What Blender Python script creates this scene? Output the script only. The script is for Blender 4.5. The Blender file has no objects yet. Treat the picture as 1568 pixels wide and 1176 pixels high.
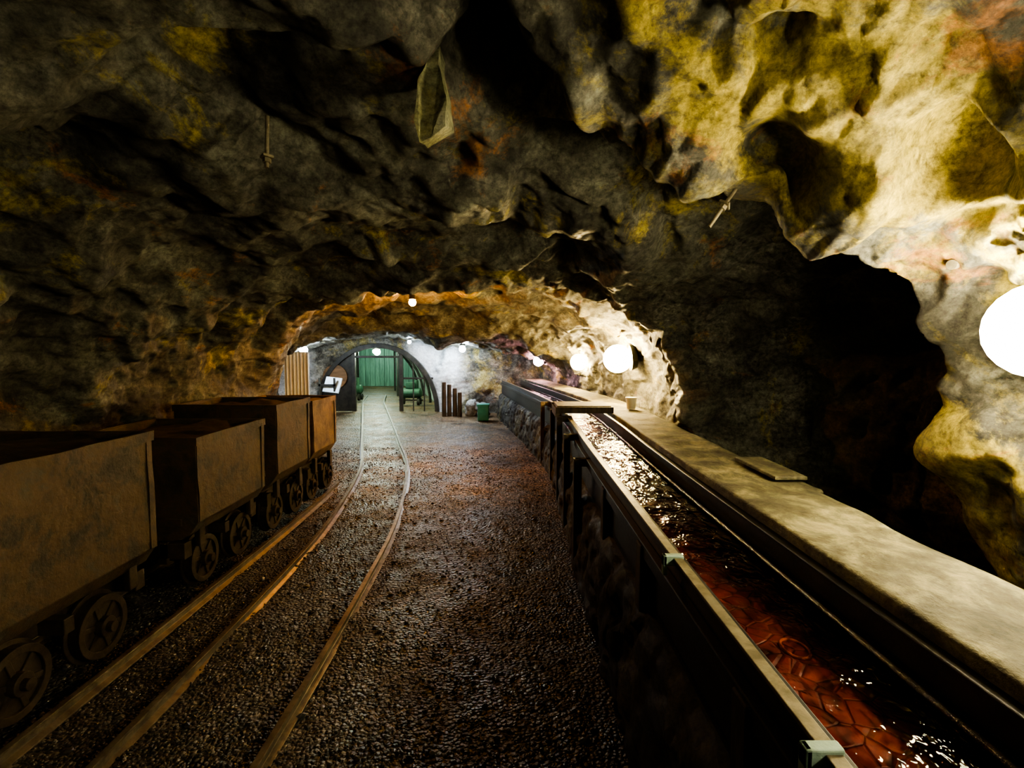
import bpy, bmesh, math, random
import numpy as np
from mathutils import Vector, Matrix, noise
random.seed(7)
scene = bpy.context.scene
D = bpy.data

# ---------------------------------------------------------------- materials
def new_mat(name):
    m = D.materials.new(name); m.use_nodes = True
    nt = m.node_tree
    return m, nt, nt.nodes, nt.links, nt.nodes['Principled BSDF']

def tex_noise(nt, vec, scale, detail=6, rough=.6, dist=0.0):
    n = nt.nodes.new('ShaderNodeTexNoise')
    n.inputs['Scale'].default_value = scale; n.inputs['Detail'].default_value = detail
    n.inputs['Roughness'].default_value = rough; n.inputs['Distortion'].default_value = dist
    nt.links.new(vec, n.inputs['Vector']); return n.outputs['Fac']

def tex_voro(nt, vec, scale, feature='F1'):
    n = nt.nodes.new('ShaderNodeTexVoronoi'); n.feature = feature
    n.inputs['Scale'].default_value = scale
    nt.links.new(vec, n.inputs['Vector']); return n

def ramp(nt, fac, stops):
    r = nt.nodes.new('ShaderNodeValToRGB')
    els = r.color_ramp.elements
    while len(els) < len(stops): els.new(0.5)
    for e, (p, c) in zip(els, stops):
        e.position = p
        e.color = (c, c, c, 1) if isinstance(c, (int, float)) else (c[0], c[1], c[2], 1)
    nt.links.new(fac, r.inputs['Fac']); return r.outputs['Color']

def mix(nt, fac, a, b, mode='MIX'):
    m = nt.nodes.new('ShaderNodeMix'); m.data_type = 'RGBA'; m.blend_type = mode
    fi = m.inputs[0]; ai = m.inputs[6]; bi = m.inputs[7]
    for s, v in ((fi, fac), (ai, a), (bi, b)):
        if isinstance(v, bpy.types.NodeSocket): nt.links.new(v, s)
        elif isinstance(v, (int, float)): s.default_value = v
        else: s.default_value = (v[0], v[1], v[2], 1)
    return m.outputs[2]

def math_(nt, op, a, b=None):
    n = nt.nodes.new('ShaderNodeMath'); n.operation = op
    for s, v in ((n.inputs[0], a), (n.inputs[1], b)):
        if v is None: continue
        if isinstance(v, bpy.types.NodeSocket): nt.links.new(v, s)
        else: s.default_value = v
    return n.outputs[0]

def maprange(nt, v, a, b):
    n = nt.nodes.new('ShaderNodeMapRange'); n.inputs[1].default_value = a; n.inputs[2].default_value = b
    nt.links.new(v, n.inputs[0]); return n.outputs[0]

def bump(nt, h, strength, dist, prev=None):
    b = nt.nodes.new('ShaderNodeBump')
    b.inputs['Strength'].default_value = strength; b.inputs['Distance'].default_value = dist
    nt.links.new(h, b.inputs['Height'])
    if prev is not None: nt.links.new(prev, b.inputs['Normal'])
    return b.outputs['Normal']

def objco(nt, scale=(1,1,1), rot=(0,0,0)):
    t = nt.nodes.new('ShaderNodeTexCoord'); mp = nt.nodes.new('ShaderNodeMapping')
    mp.inputs['Scale'].default_value = scale; mp.inputs['Rotation'].default_value = rot
    nt.links.new(t.outputs['Object'], mp.inputs['Vector']); return mp.outputs['Vector']

def rock_mat(name, dark, mid, light, ochre=(.50,.40,.035), ochre_amt=1.0, rough=.62, rust=(.45,.16,.015), white_zone=False, zoned=False):
    m, nt, N, L, P = new_mat(name)
    co = objco(nt); cs = objco(nt, (1.2,.75,1.7), (.5,.35,.6))
    base = ramp(nt, tex_noise(nt, cs, 2.2, 9, .7, .3), [(.34,dark),(.50,mid),(.68,light)])
    fine = ramp(nt, tex_noise(nt, co, 23, 7, .8), [(.34,.3),(.66,1.55)])
    c = mix(nt, 1.0, base, fine, 'MULTIPLY')
    ocn = tex_noise(nt, co, 1.25, 9, .74, .5)
    if zoned:   # iron/sulphur staining is concentrated on the right-hand roof near the working face
        sp = N.new('ShaderNodeSeparateXYZ'); L.new(co, sp.inputs[0])
        zx = maprange(nt, sp.outputs[0], -.8, 1.2); zy = maprange(nt, sp.outputs[1], 4.2, 2.6)
        zone = math_(nt, 'MULTIPLY', zx, zy)
        shift = math_(nt, 'MULTIPLY', zone, .125)
        ocn = math_(nt, 'ADD', ocn, math_(nt, 'SUBTRACT', shift, .075))
    oc = ramp(nt, ocn, [(.49,0.0),(.57,.9*ochre_amt)])
    c2 = mix(nt, oc, c, mix(nt, .95, fine, ochre, 'MULTIPLY'))
    run = tex_noise(nt, cs, 1.7, 8, .75, .4)
    if zoned: run = math_(nt, 'ADD', run, math_(nt, 'MULTIPLY', shift, .45))
    ru = ramp(nt, run, [(.60,0.0),(.68,.75*ochre_amt)])
    c3 = mix(nt, ru, c2, mix(nt, .95, fine, rust, 'MULTIPLY'))
    wh = ramp(nt, tex_noise(nt, co, 2.9, 8, .78, .3), [(.59,0.0),(.66,.5)])
    c3 = mix(nt, wh, c3, mix(nt, 1.0, fine, light, 'MULTIPLY'))
    vd = tex_voro(nt, cs, 3.1, 'DISTANCE_TO_EDGE')
    crack = ramp(nt, vd.outputs['Distance'], [(0.0,.35),(.03,1.0)])
    c4 = mix(nt, .4, c3, crack, 'MULTIPLY')
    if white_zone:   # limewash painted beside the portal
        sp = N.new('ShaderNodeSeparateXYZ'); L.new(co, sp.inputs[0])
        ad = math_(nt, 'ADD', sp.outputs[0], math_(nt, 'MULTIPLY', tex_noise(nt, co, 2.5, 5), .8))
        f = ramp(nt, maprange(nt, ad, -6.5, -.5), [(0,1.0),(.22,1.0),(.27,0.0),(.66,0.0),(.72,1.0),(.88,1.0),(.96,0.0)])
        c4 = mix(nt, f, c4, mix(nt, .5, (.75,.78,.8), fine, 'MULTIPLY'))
    L.new(c4, P.inputs['Base Color'])
    r = ramp(nt, tex_noise(nt, co, 3, 4), [(.35,rough-.2),(.65,rough+.2)])
    L.new(r, P.inputs['Roughness'])
    b1 = bump(nt, tex_noise(nt, cs, 8, 11, .82, .0), .9, .03)
    b2 = bump(nt, ramp(nt, tex_voro(nt, cs, 8).outputs['Distance'],[(0,0),(1,1.0)]), .7, .03, b1)
    b3 = bump(nt, tex_noise(nt, co, 38, 7, .85), .9, .014, b2)
    L.new(b3, P.inputs['Normal'])
    return m

M_rock = rock_mat('cave_rock', (.055,.053,.046), (.16,.155,.125), (.34,.345,.28), zoned=True)
M_rock_white = rock_mat('limewashed_rock', (.25,.25,.25), (.45,.46,.47), (.7,.72,.75), ochre_amt=.25)
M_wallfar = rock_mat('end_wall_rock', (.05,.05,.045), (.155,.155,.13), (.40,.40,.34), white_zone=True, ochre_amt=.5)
M_stonewall = rock_mat('rubble_stone', (.012,.01,.009), (.04,.034,.03), (.11,.10,.085), ochre_amt=.2)
M_slab = rock_mat('pale_slab_rock', (.22,.23,.15), (.42,.44,.28), (.58,.58,.44), ochre_amt=.4)

def simple(name, cols, scale=6, rough=.6, metal=0.0, bs=.3, bd=.01, stretch=(1,1,1), lo=.35, hi=.65):
    m, nt, N, L, P = new_mat(name)
    co = objco(nt, stretch)
    stops = [(lo + (hi-lo)*i/max(1,len(cols)-1), c) for i, c in enumerate(cols)]
    L.new(ramp(nt, tex_noise(nt, co, scale, 8, .7, .3), stops), P.inputs['Base Color'])
    P.inputs['Roughness'].default_value = rough; P.inputs['Metallic'].default_value = metal
    L.new(bump(nt, tex_noise(nt, co, scale*4, 6, .7), bs, bd), P.inputs['Normal'])
    return m

M_rust = simple('rusty_cart_steel', [(.022,.019,.015),(.05,.041,.030),(.095,.062,.036),(.062,.055,.040),(.13,.118,.09)], 4, .6, .1, .7, .014, lo=.3, hi=.72)
M_rust2 = simple('orange_rusty_steel', [(.06,.042,.028),(.14,.095,.062),(.22,.145,.09)], 5, .65, .1, .5, .01)
M_cart_dark = simple('dark_cart_iron', [(.03,.022,.015),(.08,.06,.042)], 8, .6, .3, .4, .006)
M_rail = simple('rail_steel', [(.10,.085,.07),(.24,.20,.16)], 12, .4, .5, .2, .003)
M_black = simple('tarred_trough_wood', [(.008,.008,.009),(.03,.026,.024)], 8, .45, 0, .3, .005)
M_lip = simple('worn_steel_lip', [(.14,.12,.08),(.30,.27,.19)], 14, .45, .4, .2, .003)
M_glint = simple('shiny_glint_bead', [(.03,.03,.035),(.08,.075,.08)], 14, .12, .6, .6, .01, (1,1,1))  # shiny dark bead standing in for glints along the water edge
M_plank = simple('weathered_concrete_ledge', [(.035,.032,.018),(.10,.09,.05),(.26,.235,.13)], 4, .75, 0, .8, .014, (1.4,1,1.4))
M_wood = simple('old_timber', [(.03,.02,.012),(.10,.07,.04)], 9, .7, 0, .4, .006, (4,4,.6))
M_teal = simple('pale_green_paint', [(.22,.32,.28),(.32,.44,.38)], 10, .5)
M_tealbox = simple('teal_plastic', [(.05,.35,.32),(.1,.45,.42)], 4, .4)
M_white = simple('white_plastic', [(.65,.62,.55),(.8,.78,.72)], 3, .4)
M_plaster = simple('pale_vault_plaster', [(.22,.27,.22),(.44,.52,.44)], 4, .7)
M_green = simple('green_room_wall', [(.09,.17,.13),(.22,.38,.29)], 3, .6, 0, .2, .01, (4,4,.4))
M_frame = simple('dark_portal_steel', [(.02,.022,.02),(.06,.055,.045)], 7, .5, .3)
M_panelbrown = simple('brown_portal_board', [(.12,.07,.03),(.26,.16,.08)], 5, .6, 0, .3, .005, (.5,1,4))
M_greenmetal = simple('green_machine_paint', [(.03,.08,.05),(.07,.17,.11)], 5, .4, .2)
M_glare = simple('pale_blue_glare', [(.3,.4,.48),(.5,.58,.64)], 2, .4)  # pale blue stands in for a bluish glare
M_ring = simple('rusted_orange_iron', [(.4,.10,.03),(.6,.18,.05)], 20, .5)

def gravel_mat():
    m, nt, N, L, P = new_mat('wet_gravel')
    co = objco(nt)
    v = tex_voro(nt, co, 46); v2 = tex_voro(nt, co, 95)
    sep = nt.nodes.new('ShaderNodeSeparateColor'); L.new(v.outputs['Color'], sep.inputs[0])
    c = ramp(nt, sep.outputs[0], [(0,(.020,.018,.017)),(.6,(.058,.052,.047)),(1,(.17,.158,.145))])
    big = ramp(nt, tex_noise(nt, co, 1.1, 6, .6), [(.35,.35),(.65,1.4)])
    c = mix(nt, 1.0, c, big, 'MULTIPLY')
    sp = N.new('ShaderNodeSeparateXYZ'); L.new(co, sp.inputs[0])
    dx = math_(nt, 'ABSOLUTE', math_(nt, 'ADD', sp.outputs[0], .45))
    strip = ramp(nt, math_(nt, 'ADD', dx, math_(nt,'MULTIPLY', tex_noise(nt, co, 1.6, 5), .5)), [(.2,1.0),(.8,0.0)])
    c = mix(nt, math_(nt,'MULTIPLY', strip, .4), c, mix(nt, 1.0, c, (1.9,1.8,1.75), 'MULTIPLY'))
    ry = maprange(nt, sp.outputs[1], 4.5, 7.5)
    c = mix(nt, math_(nt,'MULTIPLY', ry, .9), c, mix(nt, 1.0, c, (2.6,1.8,1.0), 'MULTIPLY'))  # orange lamplight on the gravel further in, put into its colour
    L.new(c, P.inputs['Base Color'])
    L.new(ramp(nt, tex_noise(nt, co, 2.2, 4), [(.4,.28),(.6,.55)]), P.inputs['Roughness'])
    inv = ramp(nt, v.outputs['Distance'], [(0,1.0),(.7,0.0)])
    inv2 = ramp(nt, v2.outputs['Distance'], [(0,1.0),(.7,0.0)])
    b = bump(nt, inv, 1.0, .013); b = bump(nt, inv2, .6, .006, b)
    L.new(b, P.inputs['Normal'])
    return m
M_gravel = gravel_mat()

def pebble_mat():
    m, nt, N, L, P = new_mat('pebble_stone')
    g = nt.nodes.new('ShaderNodeNewGeometry')
    L.new(ramp(nt, g.outputs['Random Per Island'], [(0,(.020,.018,.017)),(.7,(.062,.056,.05)),(1,(.21,.20,.19))]), P.inputs['Base Color'])
    P.inputs['Roughness'].default_value = .36
    return m
M_pebble = pebble_mat()

def red_mat():
    m, nt, N, L, P = new_mat('red_ochre_sediment')
    co = objco(nt)
    v = tex_voro(nt, co, 14, 'DISTANCE_TO_EDGE')
    base = ramp(nt, tex_noise(nt, co, 3.5, 8, .72, .2), [(.35,(.085,.018,.016)),(.52,(.20,.034,.028)),(.70,(.36,.09,.045))])
    cr = ramp(nt, v.outputs['Distance'], [(0,.45),(.07,1.0)])
    L.new(mix(nt, .8, base, cr, 'MULTIPLY'), P.inputs['Base Color'])
    P.inputs['Roughness'].default_value = .5
    L.new(bump(nt, cr, .6, .01), P.inputs['Normal'])
    return m
M_red = red_mat()

def water_mat():
    m, nt, N, L, P = new_mat('clear_water')
    N.remove(P)
    out = [n for n in N if n.type == 'OUTPUT_MATERIAL'][0]
    tr = N.new('ShaderNodeBsdfTransparent'); tr.inputs[0].default_value = (.92,.84,.82,1)
    gl = N.new('ShaderNodeBsdfGlossy'); gl.inputs['Roughness'].default_value = .05
    fr = N.new('ShaderNodeFresnel'); fr.inputs['IOR'].default_value = 1.36
    mx = N.new('ShaderNodeMixShader')
    co = objco(nt, (1.6,1,1))
    b = bump(nt, tex_noise(nt, co, 6, 3, .5, .3), .8, .055)
    b = bump(nt, tex_noise(nt, co, 22, 2, .5, .2), .45, .014, b)
    L.new(b, gl.inputs['Normal']); L.new(b, fr.inputs['Normal'])
    L.new(fr.outputs[0], mx.inputs[0]); L.new(tr.outputs[0], mx.inputs[1]); L.new(gl.outputs[0], mx.inputs[2])
    L.new(mx.outputs[0], out.inputs[0])
    return m
M_water = water_mat()

def globe_mat(name, col, s):
    m, nt, N, L, P = new_mat(name)
    N.remove(P)
    out = [n for n in N if n.type == 'OUTPUT_MATERIAL'][0]
    tr = N.new('ShaderNodeBsdfTransparent'); tr.inputs[0].default_value = (.95,.95,.95,1)
    em = N.new('ShaderNodeEmission'); em.inputs[0].default_value = (*col,1); em.inputs[1].default_value = s
    ad = N.new('ShaderNodeAddShader')
    L.new(tr.outputs[0], ad.inputs[0]); L.new(em.outputs[0], ad.inputs[1]); L.new(ad.outputs[0], out.inputs[0])
    try: m.cycles.emission_sampling = 'NONE'
    except Exception: pass
    return m

# ---------------------------------------------------------------- mesh helpers
def obj_from_bm(name, bm, mat, parent=None, smooth=False, bevel=0.0):
    me = D.meshes.new(name); bmesh.ops.recalc_face_normals(bm, faces=bm.faces[:]); bm.to_mesh(me); bm.free()
    o = D.objects.new(name, me); scene.collection.objects.link(o)
    if mat: me.materials.append(mat)
    if smooth:
        me.polygons.foreach_set('use_smooth', [True]*len(me.polygons))
    if bevel:
        b = o.modifiers.new('bevel','BEVEL'); b.width = bevel; b.segments = 2; b.limit_method = 'ANGLE'
    if parent: o.parent = parent
    return o

def empty(name, loc=(0,0,0)):
    e = D.objects.new(name, None); e.location = loc; e.empty_display_size = .2
    scene.collection.objects.link(e); return e

def box(bm, x0,x1,y0,y1,z0,z1, rot=None):
    vs = [bm.verts.new((x,y,z)) for x in (x0,x1) for y in (y0,y1) for z in (z0,z1)]
    for f in ((0,1,3,2),(4,6,7,5),(0,4,5,1),(2,3,7,6),(0,2,6,4),(1,5,7,3)):
        bm.faces.new([vs[i] for i in f])
    if rot is not None:
        bmesh.ops.transform(bm, matrix=rot, verts=vs)
    return vs

def cyl(bm, a, b, r, r2=None, seg=16, caps=True):
    a = Vector(a); b = Vector(b); d = b-a
    q = d.to_track_quat('Z','Y').to_matrix().to_4x4()
    M = Matrix.Translation((a+b)/2) @ q
    r2 = r if r2 is None else r2
    return bmesh.ops.create_cone(bm, cap_ends=caps, segments=seg, radius1=r, radius2=r2, depth=d.length, matrix=M)['verts']

def grid_mesh(name, P, mat, smooth=True):
    ny, nt_, _ = P.shape
    me = D.meshes.new(name)
    idx = np.arange(ny*nt_).reshape(ny, nt_)
    q = np.stack([idx[:-1,:-1], idx[:-1,1:], idx[1:,1:], idx[1:,:-1]], axis=-1).reshape(-1,4)
    me.from_pydata(P.reshape(-1,3).tolist(), [], q.tolist())
    if smooth: me.polygons.foreach_set('use_smooth', np.ones(len(me.polygons), dtype=bool))
    me.materials.append(mat); me.update()
    o = D.objects.new(name, me); scene.collection.objects.link(o)
    return o

_cache = {}
def cellrand(c, seed):
    key = (round(c.x,4), round(c.y,4), round(c.z,4), seed)
    r = _cache.get(key)
    if r is None:
        rr = random.Random(hash(key))
        g = Vector((rr.gauss(0,1), rr.gauss(0,1), rr.gauss(0,1))).normalized()*rr.uniform(.35,.75)
        r = (rr.uniform(-.5,.5), g); _cache[key] = r
    return r

RS = Matrix.Rotation(.55,3,'X') @ Matrix.Rotation(.35,3,'Y')
def planes(p, sc, amp, seed, mode):
    # continuous polyhedral surface: intersection / union of random fracture planes
    q = RS @ p
    q = Vector((q.x*sc[0], q.y*sc[1], q.z*sc[2]))
    d, pts = noise.voronoi(q)
    best = None
    for i in range(4):
        h, g = cellrand(pts[i], seed)
        v = h*.8 + g.dot(q-pts[i])*1.3
        pen = .9*max(0, d[i]-.45)
        v = v+pen if mode < 0 else v-pen
        if best is None or (mode < 0 and v < best) or (mode > 0 and v > best): best = v
    return amp*(best + (.35 if mode < 0 else -.35))

def facet(p, sc, amp, seed, w=.28):
    return planes(p, sc, amp, seed, 1)

def rock_disp(p, k=1.0):
    pw = p + noise.noise_vector(p*1.1)*.06
    d  = planes(pw, (1.0,.9,1.3), .42, 1, 1)
    d += planes(pw, (2.2,1.9,2.9), .21, 2, -1)
    d += planes(pw, (5.2,4.4,6.8), .095, 3, 1)
    d += planes(p, (11,10,14), .042, 4, -1)
    d += noise.fractal(p*4.0, .8, 2.1, 4)*.012
    return d*k

# ---------------------------------------------------------------- lamp list
warm=(1.0,.74,.32); warm2=(1.0,.87,.55); cool=(.74,.88,1.0); soft=(1.0,.90,.72)
LAMPS = [  # name, loc, globe r (large ones widened to stand in for glare), colour, globe strength, watts, mount dir, clearance
('flood_lamp', (1.95,1.88,1.77), .18, warm2, 60, 80, (.75,.66,0), .28),
('fill_lamp', (1.62,.72,1.80), .09, warm2, 40, 52, (1,0,.1), .30),  # unseen fill lamp added out of frame to brighten roof and ledge
('fill_lamp', (1.95,-1.5,2.15), .10, soft, 40, 66, (1,-.1,.2), .30),  # unseen lamp added behind the camera as fill
('fill_lamp', (1.42,6.9,1.57), .19, warm, 60, 115, (1,.0,.1), .27),
('fill_lamp', (1.22,9.4,1.46), .15, warm, 60, 90, (1,0,.2), .22),
('fill_lamp', (.62,12.0,1.42), .12, (1,.50,.58), 50, 36, (1,0,.3), .2),
('ceiling_lamp', (-1.35,7.0,2.33), .05, (1,.42,.08), 60, 150, (0,0,1), .12),
('cool_lamp', (-1.85,13.0,1.80), .06, cool, 60, 45, (0,.5,1), .1),
('cool_lamp', (-1.25,12.9,1.70), .08, cool, 60, 70, (0,.5,1), .1),
('cool_lamp', (-2.6,13.0,1.88), .045, cool, 60, 18, (0,.5,1), .1),
('cool_lamp', (-4.75,11.7,1.68), .09, cool, 60, 85, (-.5,.4,1), .15),
]

# ---------------------------------------------------------------- tunnel shell
ST = [
(-3.0, [(-3.2,-.15),(-3.3,.8),(-3.25,1.5),(-2.9,2.2),(-2.2,2.75),(-1.3,3.0),(-.3,3.05),(.7,3.0),(1.5,2.75),(2.1,2.3),(2.4,1.6),(2.5,.8),(2.5,-.15)]),
(1.1,  [(-3.3,-.15),(-3.4,.8),(-3.35,1.5),(-2.95,2.2),(-2.2,2.75),(-1.3,3.0),(-.3,3.05),(.7,3.0),(1.4,2.8),(1.95,2.4),(2.25,1.8),(2.4,.9),(2.5,-.15)]),
(2.0,  [(-3.35,-.15),(-3.45,.8),(-3.4,1.5),(-3.0,2.15),(-2.2,2.7),(-1.3,2.95),(-.3,3.1),(.6,2.98),(1.25,2.7),(1.75,2.38),(2.12,1.85),(2.35,1.25),(2.6,-.15)]),
(2.5,  [(-3.35,-.15),(-3.45,.8),(-3.4,1.5),(-3.0,2.1),(-2.2,2.65),(-1.3,2.9),(-.3,3.05),(.55,2.78),(1.1,2.42),(1.6,2.12),(2.0,1.88),(2.25,1.4),(2.7,-.15)]),
(2.85, [(-3.35,-.15),(-3.45,.8),(-3.4,1.5),(-3.0,2.1),(-2.2,2.6),(-1.3,2.85),(-.3,2.98),(.6,2.92),(1.4,2.85),(2.3,2.65),(2.95,2.2),(3.2,1.3),(3.2,-.15)]),
(4.0,  [(-3.3,-.15),(-3.4,.8),(-3.35,1.45),(-2.95,1.98),(-2.2,2.45),(-1.3,2.7),(-.3,2.85),(.6,2.8),(1.4,2.62),(2.35,2.4),(3.05,1.95),(3.35,1.2),(3.35,-.15)]),
(4.9,  [(-3.25,-.15),(-3.35,.8),(-3.3,1.4),(-2.9,1.9),(-2.2,2.3),(-1.35,2.5),(-.4,2.6),(.45,2.55),(1.2,2.35),(2.0,2.12),(2.6,1.75),(2.9,1.0),(2.9,-.15)]),
(5.35, [(-3.2,-.15),(-3.25,.8),(-3.2,1.4),(-2.8,1.88),(-2.2,2.15),(-1.4,2.36),(-.5,2.42),(.3,2.35),(.95,2.18),(1.5,1.92),(1.82,1.52),(1.92,.9),(1.92,-.15)]),
(5.8,  [(-3.2,-.15),(-3.3,.8),(-3.25,1.4),(-2.9,1.92),(-2.2,2.35),(-1.4,2.6),(-.5,2.7),(.3,2.65),(1.0,2.4),(1.6,2.05),(1.88,1.55),(1.92,.9),(1.92,-.15)]),
(7.3,  [(-3.3,-.15),(-3.35,.8),(-3.3,1.4),(-2.95,1.95),(-2.3,2.35),(-1.5,2.55),(-.6,2.6),(.2,2.5),(.85,2.28),(1.4,1.95),(1.70,1.5),(1.75,.9),(1.75,-.15)]),
(9.6,  [(-4.7,-.15),(-4.8,.8),(-4.7,1.4),(-4.2,1.85),(-3.3,2.25),(-2.3,2.42),(-1.3,2.42),(-.5,2.32),(.3,2.15),(1.0,1.85),(1.4,1.45),(1.5,.9),(1.5,-.15)]),
(10.2, [(-4.95,-.15),(-5.05,.75),(-4.95,1.3),(-4.4,1.72),(-3.5,1.98),(-2.6,2.1),(-1.7,2.1),(-.8,2.03),(.1,1.88),(.8,1.65),(1.2,1.35),(1.4,.85),(1.4,-.15)]),
(10.8, [(-5.3,-.15),(-5.4,.75),(-5.3,1.3),(-4.7,1.8),(-3.8,2.15),(-2.9,2.28),(-2.0,2.25),(-1.1,2.18),(-.1,2.02),(.6,1.75),(1.1,1.4),(1.3,.85),(1.3,-.15)]),
(12.0, [(-5.9,-.15),(-6.0,.7),(-5.9,1.2),(-5.3,1.7),(-4.4,2.0),(-3.4,2.12),(-2.5,2.1),(-1.6,2.02),(-.6,1.9),(.3,1.7),(.9,1.4),(1.1,.8),(1.1,-.15)]),
(14.3, [(-6.3,-.15),(-6.4,.7),(-6.3,1.2),(-5.7,1.7),(-4.7,2.0),(-3.6,2.1),(-2.7,2.05),(-1.9,1.92),(-1.0,1.75),(-.1,1.55),(.5,1.3),(.7,.8),(.7,-.15)]),
]
ys_k = np.array([s[0] for s in ST]); PK = np.array([s[1] for s in ST])
NT = 480
ygrid = np.concatenate([np.arange(-3,1,.09), np.arange(1,6,.018), np.arange(6,14.31,.044)])
prof = np.zeros((len(ygrid),13,2))
for k in range(13):
    for c in range(2):
        prof[:,k,c] = np.interp(ygrid, ys_k, PK[:,k,c])
tt = np.linspace(0, 12-1e-6, NT); i1 = tt.astype(int); f = (tt-i1)[None,:,None]
pad = np.concatenate([2*prof[:,:1]-prof[:,1:2], prof, 2*prof[:,-1:]-prof[:,-2:-1]], axis=1)
p0,p1,p2,p3 = pad[:,i1],pad[:,i1+1],pad[:,i1+2],pad[:,i1+3]
C = .5*((2*p1)+(-p0+p2)*f+(2*p0-5*p1+4*p2-p3)*f**2+(-p0+3*p1-3*p2+p3)*f**3)
P = np.zeros((len(ygrid),NT,3)); P[:,:,0]=C[:,:,0]; P[:,:,2]=C[:,:,1]; P[:,:,1]=ygrid[:,None]
def normals(P):
    dy = np.gradient(P, axis=0); dt = np.gradient(P, axis=1)
    n = np.cross(dt, dy); n /= (np.linalg.norm(n,axis=2,keepdims=True)+1e-9); return n
Nn = normals(P)
if Nn[40, NT//2][2] < 0: Nn = -Nn
for it in range(14):
    Nn[1:-1] = (Nn[:-2]+Nn[1:-1]*2+Nn[2:])/4
    Nn[:,1:-1] = (Nn[:,:-2]+Nn[:,1:-1]*2+Nn[:,2:])/4
Nn /= (np.linalg.norm(Nn,axis=2,keepdims=True)+1e-9)
FEAT = [((-.03,2.5,3.05),(.25,.22,.6), .6),
        ((1.72,2.0,2.45),(.17,.16,.3), .35),
        ((1.15,2.35,2.45),(.17,.2,.3), .22),
        ((.45,3.0,2.9),(.35,.18,.5), .25),
        ((.35,3.75,2.85),(.65,.45,.6), -.22),
        ((-1.0,3.6,2.8),(.8,.3,.6), -.12),
        ((-1.5,2.3,2.9),(.7,.15,.5), .16),
        ((-2.3,2.6,2.5),(.6,.18,.5), .18)]
Dd = np.zeros(P.shape[:2])
for i in range(P.shape[0]):
    row = P[i]
    for j in range(NT):
        x,y,z = row[j]
        p = Vector((x,y,z))
        k = .85 if y < 6 else .6
        if z < 1.6: k *= .75
        d = rock_disp(p, k)
        for c,r,a in FEAT:
            q = ((x-c[0])/r[0])**2+((y-c[1])/r[1])**2+((z-c[2])/r[2])**2
            if q < 2.2:
                d += a*(1/(1+(q*1.0)**3)) if a > 0 else a*math.exp(-q)
        Dd[i,j] = d
for it in range(8):      # relax only isolated spikes / torn edges
    av = Dd.copy()
    av[1:-1,1:-1] = (Dd[:-2,1:-1]+Dd[2:,1:-1]+Dd[1:-1,:-2]+Dd[1:-1,2:])/4
    Dd = np.where(np.abs(Dd-av) > .007, av*.8+Dd*.2, Dd)
out = P + Nn*Dd[:,:,None]
for nm,loc,r,col,gs,wt,md,cl in LAMPS:
    L0 = np.array(loc)
    md_ = np.array(Vector(md).normalized())
    for it in range(14):
        rel = out-L0
        dd = np.linalg.norm(rel,axis=2)
        bad = (dd < cl) | ((rel@md_ < cl*.3) & (dd < cl*1.5))
        out[bad] += md_*.05
arch = (out[:,:,1] > 4.9) & (out[:,:,1] < 6.7) & (out[:,:,0] > 0) & (out[:,:,2] < 1.9)
out[:,:,0] = np.where(arch, np.maximum(out[:,:,0], 1.56), out[:,:,0])
msk = (out[:,:,1] < 14) & (out[:,:,0] > 0) & (out[:,:,2] < 1.2)
lim = np.interp(out[:,:,1], [0,6,9.7,12,14.3],[1.68,1.68,1.35,1.0,.6])
out[:,:,0] = np.where(msk, np.maximum(out[:,:,0], lim), out[:,:,0])
a_, b_ = 130, 350
grid_mesh('wall_left', out[:, :a_+1], M_rock)
grid_mesh('ceiling', out[:, a_:b_+1], M_rock)
grid_mesh('wall_right', out[:, b_:], M_rock)

bx = np.linspace(-4.2,3.6,60); bz = np.linspace(-.2,3.8,40)
B = np.zeros((40,60,3))
for i,z in enumerate(bz):
    for j,x in enumerate(bx):
        B[i,j] = (x, -2.85+rock_disp(Vector((x,-3,z)),.5), z)
grid_mesh('wall_back', B, M_rock)

AC = (-3.67, 14.0); AR = 1.63; AH = 1.80
na, nr_ = 200, 60
E = np.zeros((na,nr_,3))
for i in range(na):
    a = math.pi*(-.12 + 1.24*i/(na-1))
    for j in range(nr_):
        t = 1 + 2.0*(j/(nr_-1))
        x = AC[0] + math.cos(a)*AR*t*(1.12 if t>1.5 else 1); z = math.sin(a)*AH*t
        p = Vector((x,14,z)); s = min(1,(t-1)*5)
        E[i,j] = (x, 14.0 - s*.12 + s*rock_disp(p,.7) , z)
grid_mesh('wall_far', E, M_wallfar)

fx = np.arange(-6.6,3.9,.06); fy = np.arange(-3.1,21,.06)
F = np.zeros((len(fy),len(fx),3))
for i,y in enumerate(fy):
    for j,x in enumerate(fx):
        h = noise.fractal(Vector((x*1.1,y*1.1,0)),1,2,4)*.022 + noise.noise(Vector((x*9,y*9,3)))*.008
        F[i,j] = (x,y,h-.015)
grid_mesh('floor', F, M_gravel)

ico = bmesh.new(); bmesh.ops.create_icosphere(ico, subdivisions=1, radius=1)
iv = [v.co.copy() for v in ico.verts]; ifc = [[v.index for v in f.verts] for f in ico.faces]; ico.free()
vv, ff = [], []
for n in range(15000):
    y = 1.3 + (random.random()**1.7)*7.5
    x = random.uniform(-3.1,.38)
    s = random.uniform(.004,.010)*(1.0 if random.random()<.97 else 1.9)
    M = Matrix.Rotation(random.random()*6.3,3,'Z') @ Matrix.Diagonal((s*random.uniform(.8,1.5), s, s*random.uniform(.45,.9)))
    b0 = len(vv); h = noise.fractal(Vector((x*1.1,y*1.1,0)),1,2,4)*.022-.015
    for c in iv:
        c2 = M @ (c*random.uniform(.8,1.15)); vv.append((x+c2.x,y+c2.y,h+s*.2+c2.z))
    ff += [[b0+k for k in f_] for f_ in ifc]
me = D.meshes.new('loose_gravel'); me.from_pydata(vv,[],ff); me.materials.append(M_pebble)
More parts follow.
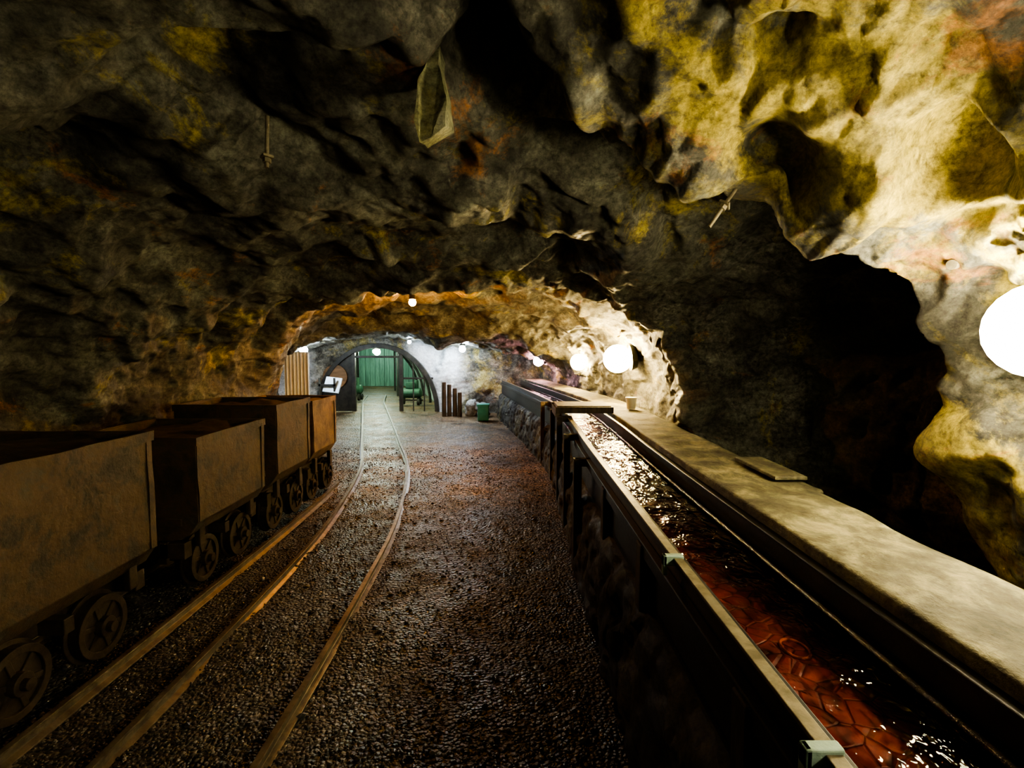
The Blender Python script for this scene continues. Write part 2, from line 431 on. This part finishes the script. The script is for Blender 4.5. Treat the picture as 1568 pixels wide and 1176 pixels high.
scene.collection.objects.link(D.objects.new('loose_gravel', me))

# ---------------------------------------------------------------- sweep along a path
def smooth_path(keys, step=.12):
    keys = [Vector((k[0],k[1],0)) for k in keys]
    pts = []
    ext = [2*keys[0]-keys[1]] + keys + [2*keys[-1]-keys[-2]]
    for i in range(1,len(ext)-2):
        a,b,c,d = ext[i-1:i+3]; n = max(2,int((c-b).length/step))
        for k in range(n):
            t = k/n
            pts.append(.5*((2*b)+(-a+c)*t+(2*a-5*b+4*c-d)*t*t+(-a+3*b-3*c+d)*t**3))
    pts.append(keys[-1]); return pts

def sweep(bm, pts, profile, y0=None, y1=None):
    pts = [p for p in pts if (y0 is None or p.y>=y0-1e-4) and (y1 is None or p.y<=y1+1e-4)]
    rings = []
    for i,p in enumerate(pts):
        t = (pts[min(i+1,len(pts)-1)]-pts[max(i-1,0)]).normalized()
        n = Vector((t.y,-t.x,0))
        rings.append([bm.verts.new((p.x+n.x*o, p.y+n.y*o, z)) for o,z in profile])
    m = len(profile)
    for i in range(len(rings)-1):
        for k in range(m):
            bm.faces.new([rings[i][k],rings[i][(k+1)%m],rings[i+1][(k+1)%m],rings[i+1][k]])
    bm.faces.new(rings[0]); bm.faces.new(rings[-1][::-1])

rail_prof = lambda o: [(o-.035,-.02),(o+.035,-.02),(o+.035,-.012),(o+.006,.0),(o+.006,.026),(o+.016,.034),(o+.016,.046),(o-.016,.046),(o-.016,.034),(o-.006,.026),(o-.006,.0),(o-.035,-.012)]
main = smooth_path([(-1.35,-1.5),(-1.35,.5),(-1.352,1.97),(-1.37,3.36),(-1.46,4.93),(-1.80,7.1),(-2.36,9.1),(-3.05,11.5),(-3.75,13.9),(-4.4,16.2),(-4.9,18.5)])
side = smooth_path([(-2.43,-.8),(-2.43,1.5),(-2.43,3.5),(-2.45,5.2),(-2.5,6.3)])
for nm,pth in (('railway_track',main),('siding_railway_track',side)):
    e = empty(nm)
    bm = bmesh.new()
    for o in (-.325,.325): sweep(bm, pth, rail_prof(o))
    obj_from_bm('rails', bm, M_rail, e, bevel=.002)
    bm = bmesh.new()
    dist = 0; last = pth[0]
    for i in range(1,len(pth)-1):
        dist += (pth[i]-last).length; last = pth[i]
        if dist > .75:
            dist = 0
            t = (pth[i+1]-pth[i-1]).normalized(); a = math.atan2(t.y,t.x)-math.pi/2
            box(bm,-.5,.5,-.07,.07,-.16,-.045, Matrix.Translation(pth[i]) @ Matrix.Rotation(a,4,'Z'))
    obj_from_bm('sleepers', bm, M_wood, e, bevel=.006)

# ---------------------------------------------------------------- mine carts
def wheel(bm, x, y, z, r, side):
    def ring(xa, xb, ro, ri, seg=28):
        vs = []
        for k in range(seg):
            a = 2*math.pi*k/seg; c,s = math.cos(a),math.sin(a)
            vs.append([bm.verts.new((xx, y+c*rr, z+s*rr)) for xx,rr in ((xa,ro),(xb,ro),(xb,ri),(xa,ri))])
        for k in range(seg):
            n = vs[(k+1)%seg]; c_ = vs[k]
            for q in range(4):
                bm.faces.new([c_[q],c_[(q+1)%4],n[(q+1)%4],n[q]])
    ring(x-.03,x+.03,r,r*.78)
    ring(x-side*.03,x-side*.045,r*1.13,r*.78)
    ring(x-.012,x+.012,r*.8,r*.3)
    cyl(bm,(x-.045,y,z),(x+.055,y,z),r*.32,seg=18)
    cyl(bm,(x+side*.04,y,z),(x+side*.085,y,z),r*.17,seg=12)
    for k in range(6):
        a = 2*math.pi*k/6+.3
        M = Matrix.Translation((x,y,z)) @ Matrix.Rotation(a,4,'X')
        box(bm,-.022,.022,-.014,.014,r*.25,r*.82,M)

def cart(cx, y0, y1, ztop, mat, fill=True, hw=.45, cross=.56):
    e = empty('mine_cart', (cx,(y0+y1)/2,-.02))
    L = (y1-y0)/2
    def sec(o):
        return [(-hw+o,ztop),(-hw+o,cross),(-hw*.86+o,cross-.09),(-hw*.62+o*.6,.43+o),(hw*.62-o*.6,.43+o),(hw*.86-o,cross-.09),(hw-o,cross),(hw-o,ztop)]
    bm = bmesh.new()
    so, si = sec(0), sec(.022)
    A = [[bm.verts.new((x,y,z)) for x,z in so] for y in (-L,L)]
    Bv = [[bm.verts.new((x,y,z)) for x,z in si] for y in (-L+.022,L-.022)]
    n = len(so)
    for k in range(n-1):
        bm.faces.new([A[0][k],A[0][k+1],A[1][k+1],A[1][k]])
        bm.faces.new([Bv[0][k],Bv[1][k],Bv[1][k+1],Bv[0][k+1]])
    bm.faces.new(A[0]); bm.faces.new(A[1][::-1]); bm.faces.new(Bv[0][::-1]); bm.faces.new(Bv[1])
    for i in (0,1):
        bm.faces.new([A[i][0],A[i][-1],Bv[i][-1],Bv[i][0]])
    bm.faces.new([A[0][0],A[1][0],Bv[1][0],Bv[0][0]]); bm.faces.new([A[0][-1],A[1][-1],Bv[1][-1],Bv[0][-1]])
    obj_from_bm('tub', bm, mat, e, bevel=.006)
    bm = bmesh.new()
    t = .012
    for sx in (-1,1):
        box(bm, sx*hw-t, sx*hw+t, -L-t, L+t, ztop-.05, ztop+.006)
    for sy in (-1,1):
        box(bm, -hw-t, hw+t, sy*L-t, sy*L+t, ztop-.05, ztop+.006)
        for sx in (-1,1):
            box(bm, sx*hw-t*.6, sx*hw+t*.6, sy*(L-.025)-.022, sy*(L-.025)+.022, cross, ztop-.05)
        box(bm, -hw*.75, hw*.75, sy*L-.02, sy*L+.02, cross-.02, cross+.03)
    bmesh.ops.subdivide_edges(bm, edges=bm.edges[:], cuts=4, use_grid_fill=True)
    for v in bm.verts: v.co += noise.noise_vector(v.co*4+Vector((0,y0,0)))*.010
    obj_from_bm('rim_and_angles', bm, mat, e)
    if fill:
        Fm = np.zeros((24,24,3))
        for i in range(24):
            for j in range(24):
                x = -hw+.02+(2*hw-.04)*j/23; y = -L+.02+(2*L-.04)*i/23
                Fm[i,j] = (x,y,ztop-.07+.05*(1-(x/hw)**2)+.03*noise.fractal(Vector((x*5+cx*3,y*5+y0,0)),1,2,4))
        o = grid_mesh('ore_load', Fm, M_rust2 if mat is M_rust2 else M_rust); o.parent = e
    bm = bmesh.new()
    for sx in (-1,1):
        box(bm, sx*.22-.03, sx*.22+.03, -L-.02, L+.02, .33,.43)
        for sy in (-1,1):
            box(bm, sx*.22-.05, sx*.22+.05, sy*.24-.07, sy*.24+.07, .15,.34)
            box(bm, sx*.38-.02, sx*.38+.02, sy*(L-.12)-.03, sy*(L-.12)+.03, .36,.52)
    for sy in (-1,1):
        box(bm,-.36,.36, sy*(L-.02)-.04, sy*(L-.02)+.04,.31,.42)
        cyl(bm,(0,sy*L,.36),(0,sy*(L+.07),.36),.04,seg=14)
        cyl(bm,(0,sy*(L+.07),.36),(0,sy*(L+.09),.36),.085,seg=20)
        box(bm,.2,.26,sy*(L+.0)-.02,sy*(L+.07)+.02,.29,.33)
    box(bm,-.38,.38,-.03,.03,.33,.41)
    obj_from_bm('chassis', bm, M_cart_dark, e, bevel=.005)
    bm = bmesh.new()
    for sy in (-1,1):
        for sx in (-1,1):
            wheel(bm, sx*.325, sy*.24, .231, .165, sx)
        cyl(bm,(-.32,sy*.24,.231),(.32,sy*.24,.231),.025,seg=12)
    obj_from_bm('wheels', bm, M_cart_dark, e, bevel=.003)
    return e

cart(-2.55, 1.90, 2.95, 1.24, M_rust, hw=.45)
cart(-2.55, 3.36, 4.28, 1.13, M_rust, hw=.45)
cart(-2.55, 4.52, 5.26, 1.22, M_rust, hw=.45, cross=.6)
cart(-2.56, 5.46, 6.16, 1.16, M_rust2, hw=.42, cross=.6)

# ---------------------------------------------------------------- water trough (flume)
tp = smooth_path([(.60,-2.4),(.60,0),(.60,2),(.605,4),(.63,5.7),(.58,7.4),(.25,9.7),(0,11.2),(-.18,12.3),(-.26,12.9)])
tr = empty('water_flume')
def rect(a,b,c,d): return [(a,c),(b,c),(b,d),(a,d)]
bm = bmesh.new(); sweep(bm,tp,rect(0,.045,.60,.925)); sweep(bm,tp,rect(.49,.55,.60,.915)); sweep(bm,tp,rect(0,.55,.58,.62))
sweep(bm,tp,rect(-.035,0,.80,.86)); obj_from_bm('channel_sides', bm, M_black, tr, bevel=.004)
bm = bmesh.new(); sweep(bm,tp,rect(-.008,.026,.925,.936)); obj_from_bm('steel_lip', bm, M_lip, tr, bevel=.002)
bm = bmesh.new(); sweep(bm,tp,[(.466+.012*math.cos(k*math.pi/4),.812+.012*math.sin(k*math.pi/4)) for k in range(8)]); obj_from_bm('water_edge_glint', bm, M_glint, tr, smooth=True)  # added shiny bead imitating glints where the water meets the side
bm = bmesh.new(); sweep(bm,tp,rect(.045,.49,.62,.715)); obj_from_bm('red_sediment_bed', bm, M_red, tr)
bm = bmesh.new()
for k in range(28):
    a0 = 2*math.pi*k/28; a1 = 2*math.pi*(k+1)/28
    cyl(bm,(.93+.04*math.cos(a0),1.62+.055*math.sin(a0),.718),(.93+.04*math.cos(a1),1.62+.055*math.sin(a1),.718),.005,seg=8)
obj_from_bm('iron_ring', bm, M_ring, tr)
bm = bmesh.new()
rings=[]
for i,p in enumerate(tp):
    t=(tp[min(i+1,len(tp)-1)]-tp[max(i-1,0)]).normalized(); n=Vector((t.y,-t.x,0))
    rings.append([bm.verts.new((p.x+n.x*o,p.y+n.y*o,.80)) for o in (.045,.49)])
for i in range(len(rings)-1): bm.faces.new([rings[i][0],rings[i][1],rings[i+1][1],rings[i+1][0]])
obj_from_bm('water_surface', bm, M_water, tr)
nl = 620; LP=[]
tx = [q.x for q in tp]; ty=[q.y for q in tp]
for i in range(nl):
    y = -2.3+15.1*i/(nl-1); x0 = np.interp(y,ty,tx)
    oe = .985 + .03*noise.fractal(Vector((y*1.4,0,2)),1,2,4)
    if 2.65 < y < 3.15: oe += .05
    ie = .53 + .004*noise.noise(Vector((y*3,4,1)))
    r_=[]
    for o,z in ((ie,.87),(ie,.955),(ie+.012,.965)): r_.append((x0+o,y,z))
    for k in range(1,12):
        o = ie+.012+(oe-ie-.03)*k/12
        r_.append((x0+o,y,.965+.010*noise.fractal(Vector((x0+o,y*1.5,0))*3.0,1,2,4)))
    for o,z in ((oe-.01,.962),(oe,.95),(oe,.87)): r_.append((x0+o,y,z))
    LP.append(r_)
o = grid_mesh('concrete_ledge', np.array(LP), M_plank); o.parent = tr
bm = bmesh.new()
box(bm,1.45,1.63,2.78,3.30,.978,1.0, None)
obj_from_bm('loose_board', bm, M_plank, tr, bevel=.006)
bm = bmesh.new()
for yy in (.93,1.84):
    xx=.60
    box(bm,xx-.045,xx+.03,yy-.014,yy+.014,.905,.945)
    box(bm,xx-.045,xx-.03,yy-.014,yy+.014,.87,.945)
obj_from_bm('rim_clamps', bm, M_teal, tr, bevel=.004)
bm = bmesh.new()
for yy,h in ((5.7,.95),(4.8,.90),(3.9,.86),(6.6,.92),(7.6,.92)):
    x = min(tp,key=lambda p:abs(p.y-yy)).x-.10
    box(bm,x-.03,x+.03,yy-.035,yy+.035,0,h)
    box(bm,x-.02,x+.14,yy-.03,yy+.03,h-.06,h)
for yy in (1.2,2.2,3.1):
    box(bm,.555,.60,yy-.04,yy+.04,.45,.85)
obj_from_bm('support_posts', bm, M_wood, tr, bevel=.005)
sg = empty('wooden_sluice_gate',(.63,6.0,0))
bm = bmesh.new()
box(bm,-.14,-.09,-.25,.25,.93,1.03); box(bm,.46,.51,-.25,.25,.98,1.05); box(bm,-.14,.51,-.30,-.25,.98,1.05); box(bm,-.14,.51,.25,.30,.98,1.05)
box(bm,-.12,.49,-.26,.26,1.03,1.06); obj_from_bm('gate_box', bm, M_wood, sg, bevel=.006)

nyw=500; prof2=[(-.13,-.05),(-.12,.15),(-.10,.35),(-.07,.52),(-.03,.58)]
W = np.zeros((nyw,40,3))
for i in range(nyw):
    y = -2.4+ (12.9+2.4)*i/(nyw-1)
    xi = np.interp(y,ty,tx)
    for j in range(40):
        t = j/39
        o = np.interp(t,[0,.25,.5,.75,1],[a for a,b in prof2]); z = np.interp(t,[0,.25,.5,.75,1],[b for a,b in prof2])
        d = facet(Vector((xi,y,z)),(6,7,9),.045,22)+noise.fractal(Vector((0,y*7,z*7)),1,2,4)*.012
        W[i,j]=(min(xi+o-d*1.0, xi-.005),y,z)
back = W[:, -1:, :].copy(); back[:,:,0]+=1.0; back2 = back.copy(); back2[:,:,2]=-.05
grid_mesh('flume_rubble_wall', np.concatenate([W,back,back2],axis=1), M_stonewall)

# ---------------------------------------------------------------- ceiling details
bm = bmesh.new()
ol = [(-.375,3.45),(-.335,3.45),(-.33,2.97),(-.285,2.80),(-.285,2.67),(-.345,2.63),(-.40,2.60),(-.425,2.70),(-.41,2.85),(-.38,2.97)]
def yb(z): return 2.30+(.0 if z<2.85 else (z-2.85)*.6)
fr = [bm.verts.new((x,yb(z),z)) for x,z in ol]
bk = [bm.verts.new((x+.01,yb(z)+.14,z+.03)) for x,z in ol]
nn = len(ol)
bm.faces.new(fr); bm.faces.new(bk[::-1])
for k in range(nn): bm.faces.new([fr[k],fr[(k+1)%nn],bk[(k+1)%nn],bk[k]])
bmesh.ops.triangulate(bm, faces=bm.faces[:])
bmesh.ops.subdivide_edges(bm, edges=bm.edges[:], cuts=3, use_grid_fill=True)
for v in bm.verts: v.co += noise.noise_vector(v.co*8)*.012
obj_from_bm('hanging_rock_slab', bm, M_slab)

def rock_bolt(loc, d, l=.16):
    bm = bmesh.new(); d = Vector(d).normalized(); a = Vector(loc)
    cyl(bm,a-d*.2,a+d*l,.010,seg=10); cyl(bm,a,a+d*.012,.035,seg=4); cyl(bm,a+d*.014,a+d*.035,.02,seg=6)
    obj_from_bm('rock_bolt', bm, M_lip)
rock_bolt((1.06,2.60,2.42),(-.55,-.15,-.75),.15)
rock_bolt((-1.22,2.62,2.66),(0,-.1,-1),.06)

# ---------------------------------------------------------------- lamps
def lamp(name, loc, r, col, strength, watts, mount):
    e = empty(name, loc)
    m = globe_mat(name+'_glass', col, strength)
    bm = bmesh.new(); bmesh.ops.create_icosphere(bm, subdivisions=3, radius=r)
    obj_from_bm('glass_globe', bm, m, e, smooth=True)
    d = Vector(mount).normalized()
    bm = bmesh.new()
    cyl(bm, d*r*.85, d*(r+.05), r*.95, r*.8, seg=24)
    cyl(bm, d*(r+.05), d*(r+.16), .018, seg=10)
    obj_from_bm('lamp_housing', bm, M_frame, e)
    ld = D.lights.new(name+'_bulb', 'SPOT' if name == 'flood_lamp' else 'POINT'); ld.energy = watts; ld.color = col; ld.shadow_soft_size = r*.6
    lo = D.objects.new('bulb', ld); scene.collection.objects.link(lo); lo.parent = e
    if name == 'flood_lamp':   # uplighter aimed at the roof
        ld.spot_size = math.radians(165); ld.spot_blend = .35
        lo.rotation_euler = Vector((-.5,-.15,.85)).to_track_quat('-Z','Y').to_euler()
    return e
for nm,loc,r,col,gs,wt,md,cl in LAMPS:
    lamp(nm,loc,r,col,gs,wt,md)
bm = bmesh.new(); cyl(bm,(1.98,2.30,2.08),(2.06,2.34,2.10),.04,.05,seg=16); cyl(bm,(1.93,2.28,2.07),(1.98,2.30,2.08),.022,seg=12)
obj_from_bm('small_spot_fitting', bm, M_lip)

# ---------------------------------------------------------------- portal + room beyond
pe = empty('arched_portal')
def arch_z(x): 
    q = max(0,1-((x-AC[0])/AR)**2); return AH*math.sqrt(q)
bm = bmesh.new()
seg=48; rg=[]
for k in range(seg+1):
    a = math.pi*k/seg
    rg.append([bm.verts.new((AC[0]+math.cos(a)*AR*q, y, math.sin(a)*AH*q)) for q,y in ((1.03,13.88),(1.03,14.06),(.96,14.06),(.96,13.88))])
for k in range(seg):
    for q in range(4): bm.faces.new([rg[k][q],rg[k][(q+1)%4],rg[k+1][(q+1)%4],rg[k+1][q]])
for x in (-4.32,-3.03):
    box(bm,x-.05,x+.05,13.92,14.02,0,arch_z(x)*.98)
box(bm,-4.32,-3.03,13.93,14.01,1.46,1.52)
box(bm,-3.03,-2.1,13.94,14.0,.88,.93)
for x in (-2.7,-2.4): box(bm,x-.015,x+.015,13.95,13.99,0,arch_z(x)*.97)
obj_from_bm('frame', bm, M_frame, pe, bevel=.006)
bm = bmesh.new()
xs = np.linspace(-5.28,-4.36,20); fr=[]
for x in xs: fr.append((bm.verts.new((x,13.98,0)),bm.verts.new((x,13.98,arch_z(x)*.96))))
for k in range(19): bm.faces.new([fr[k][0],fr[k+1][0],fr[k+1][1],fr[k][1]])
obj_from_bm('side_panel', bm, M_frame, pe)
bm = bmesh.new(); cyl(bm,(-4.82,13.90,.95),(-4.82,13.96,.95),.33,seg=32); obj_from_bm('round_board', bm, M_panelbrown, pe, bevel=.01)

V = []
for y in np.linspace(14.02,24,34):
    cx = AC[0]-.27*(y-14)
    V.append([(cx+math.cos(math.pi*k/40)*AR*1.04*(1+.10*min(1,(y-14.02)*3)), y, math.sin(math.pi*k/40)*AH*1.04*(1+.10*min(1,(y-14.02)*3))-.03) for k in range(41)])
grid_mesh('ceiling_vault', np.array(V), M_plaster)
bm = bmesh.new()
for y in (16.3,18.6,20.9):
    cx = AC[0]-.27*(y-14)
    for k in range(24):
        a0=math.pi*k/24; a1=math.pi*(k+1)/24; R=1.03
        cyl(bm,(cx+math.cos(a0)*AR*R,y,math.sin(a0)*AH*R),(cx+math.cos(a1)*AR*R,y,math.sin(a1)*AH*R),.045,seg=8)
    for xx in (-.75,.75): box(bm,cx+xx-.03,cx+xx+.03,y-.03,y+.03,0,1.62)
obj_from_bm('vault_steel_supports', bm, M_frame)
bm = bmesh.new()
for k in range(26):
    x0=-9.2+k*.22; box(bm,x0,x0+.205,23.7+.02*(k%2),23.8,-.02,2.1)
obj_from_bm('wall_green', bm, M_green)
grid_mesh('floor_vault', np.array([[(-9.2,20.8,-.012),(-2,20.8,-.012)],[(-9.2,24,-.012),(-2,24,-.012)]],dtype=float), M_gravel)
lamp('vault_lamp', (-3.95,15.0,1.62), .10, (.88,1.0,.76), 60, 130, (0,0,1))
lamp('vault_lamp', (-4.7,17.6,1.62), .08, (.74,1.0,.82), 50, 85, (0,0,1))
lamp('vault_lamp', (-5.8,21.8,1.62), .08, (.74,1.0,.86), 50, 75, (0,0,1))
def machine(x,y,s,mat):
    e = empty('air_compressor_trolley',(x,y,0.0)); bm = bmesh.new()
    cyl(bm,(-.32*s,0,.42*s),(.32*s,0,.42*s),.17*s,seg=24); cyl(bm,(.32*s,0,.42*s),(.38*s,0,.42*s),.17*s,.08*s,seg=24); cyl(bm,(-.38*s,0,.42*s),(-.32*s,0,.42*s),.08*s,.17*s,seg=24)
    box(bm,-.16*s,.12*s,-.1*s,.1*s,.58*s,.78*s); cyl(bm,(.2*s,0,.58*s),(.2*s,0,.85*s),.06*s,seg=14)
    obj_from_bm('tank',bm,mat,e,bevel=.01)
    bm = bmesh.new()
    for sx in (-1,1):
        box(bm,sx*.25*s-.02,sx*.25*s+.02,-.18*s,.18*s,.12*s,.28*s)
        for sy in (-1,1): cyl(bm,(sx*.28*s-.03,sy*.17*s,.11*s+.02),(sx*.28*s+.03,sy*.17*s,.11*s+.02),.11*s,seg=20)
    box(bm,-.4*s,.4*s,-.02,.02,.16*s,.2*s)
    obj_from_bm('undercarriage',bm,M_frame,e)
machine(-5.25,16.8,.9,M_greenmetal); machine(-3.05,15.4,.9,M_greenmetal)

# ---------------------------------------------------------------- bits near the portal
Cn = np.zeros((20,120,3))
for i in range(20):
    for j in range(120):
        t=j/119; Cn[i,j] = (-4.78+.42*t, 10.75+.25*t+.035*math.sin(t*44)+.01*i/19, .02+1.62*i/19)
o = grid_mesh('plastic_strip_curtain', Cn, M_white)
o.modifiers.new('s','SOLIDIFY').thickness=.006
e = empty('glare_board',(-4.5,12.1,0)); bm = bmesh.new()  # made-up board; a bluish glare is put into its pale colour
box(bm,-.20,.20,-.02,.02,.72,1.12, Matrix.Rotation(-.45,4,'X') @ Matrix.Rotation(.12,4,'Y')); obj_from_bm('board',bm,M_glare,e,bevel=.005)
bm = bmesh.new()
for sx in (-1,1): box(bm,sx*.18-.02,sx*.18+.02,.3,.35,0,1.0)
box(bm,-.2,.2,.3,.35,.8,.85); obj_from_bm('stand',bm,M_frame,e)
e = empty('timber_post_group',(-1.6,13.0,0)); bm = bmesh.new()
for dx,h in ((-.13,.86),(0,.80),(.14,.70),(.27,.6)):
    cyl(bm,(dx,.05*math.sin(dx*20),-.02),(dx,.05*math.sin(dx*20),h),.06,.055,seg=14)
obj_from_bm('posts',bm,M_wood,e,bevel=.004)
bm = bmesh.new()
box(bm,-.82,-.56,12.1,12.35,0.0,.36); box(bm,-.84,-.54,12.08,12.37,.34,.39)
obj_from_bm('teal_crate',bm,M_tealbox,bevel=.01)
bm = bmesh.new()
for (x,y,r) in ((-1.0,13.2,.25),(-.72,12.95,.22)):
    vs = bmesh.ops.create_icosphere(bm,subdivisions=4,radius=r,matrix=Matrix.Translation((x,y,r*.6)))['verts']
    for v in vs:
        c = Vector((x,y,r*.6)); dd=(v.co-c).normalized(); v.co += dd*(facet(v.co,(5,5,5),.14,9))
obj_from_bm('limewashed_boulders',bm,M_rock_white,smooth=True)
bm = bmesh.new(); cyl(bm,(1.45,6.2,.975),(1.45,6.2,1.10),.05,.065,seg=20); cyl(bm,(1.45,6.2,1.10),(1.45,6.2,1.115),.07,seg=20)
obj_from_bm('tin_bucket',bm,M_white)

# ---------------------------------------------------------------- world + camera
w = D.worlds.new('World'); scene.world = w; w.use_nodes = True
w.node_tree.nodes['Background'].inputs[0].default_value = (.5,.45,.4,1)
w.node_tree.nodes['Background'].inputs[1].default_value = .02
cam = D.cameras.new('camera'); co = D.objects.new('camera', cam); scene.collection.objects.link(co)
cam.lens = 18; cam.sensor_width = 36; cam.clip_start=.05
co.location = (0,0,1.7); co.rotation_euler = (math.radians(90-3.9),0,0)
scene.camera = co
scene.view_settings.view_transform = 'AgX'
scene.view_settings.look = 'AgX - High Contrast'
scene.view_settings.exposure = 0.0
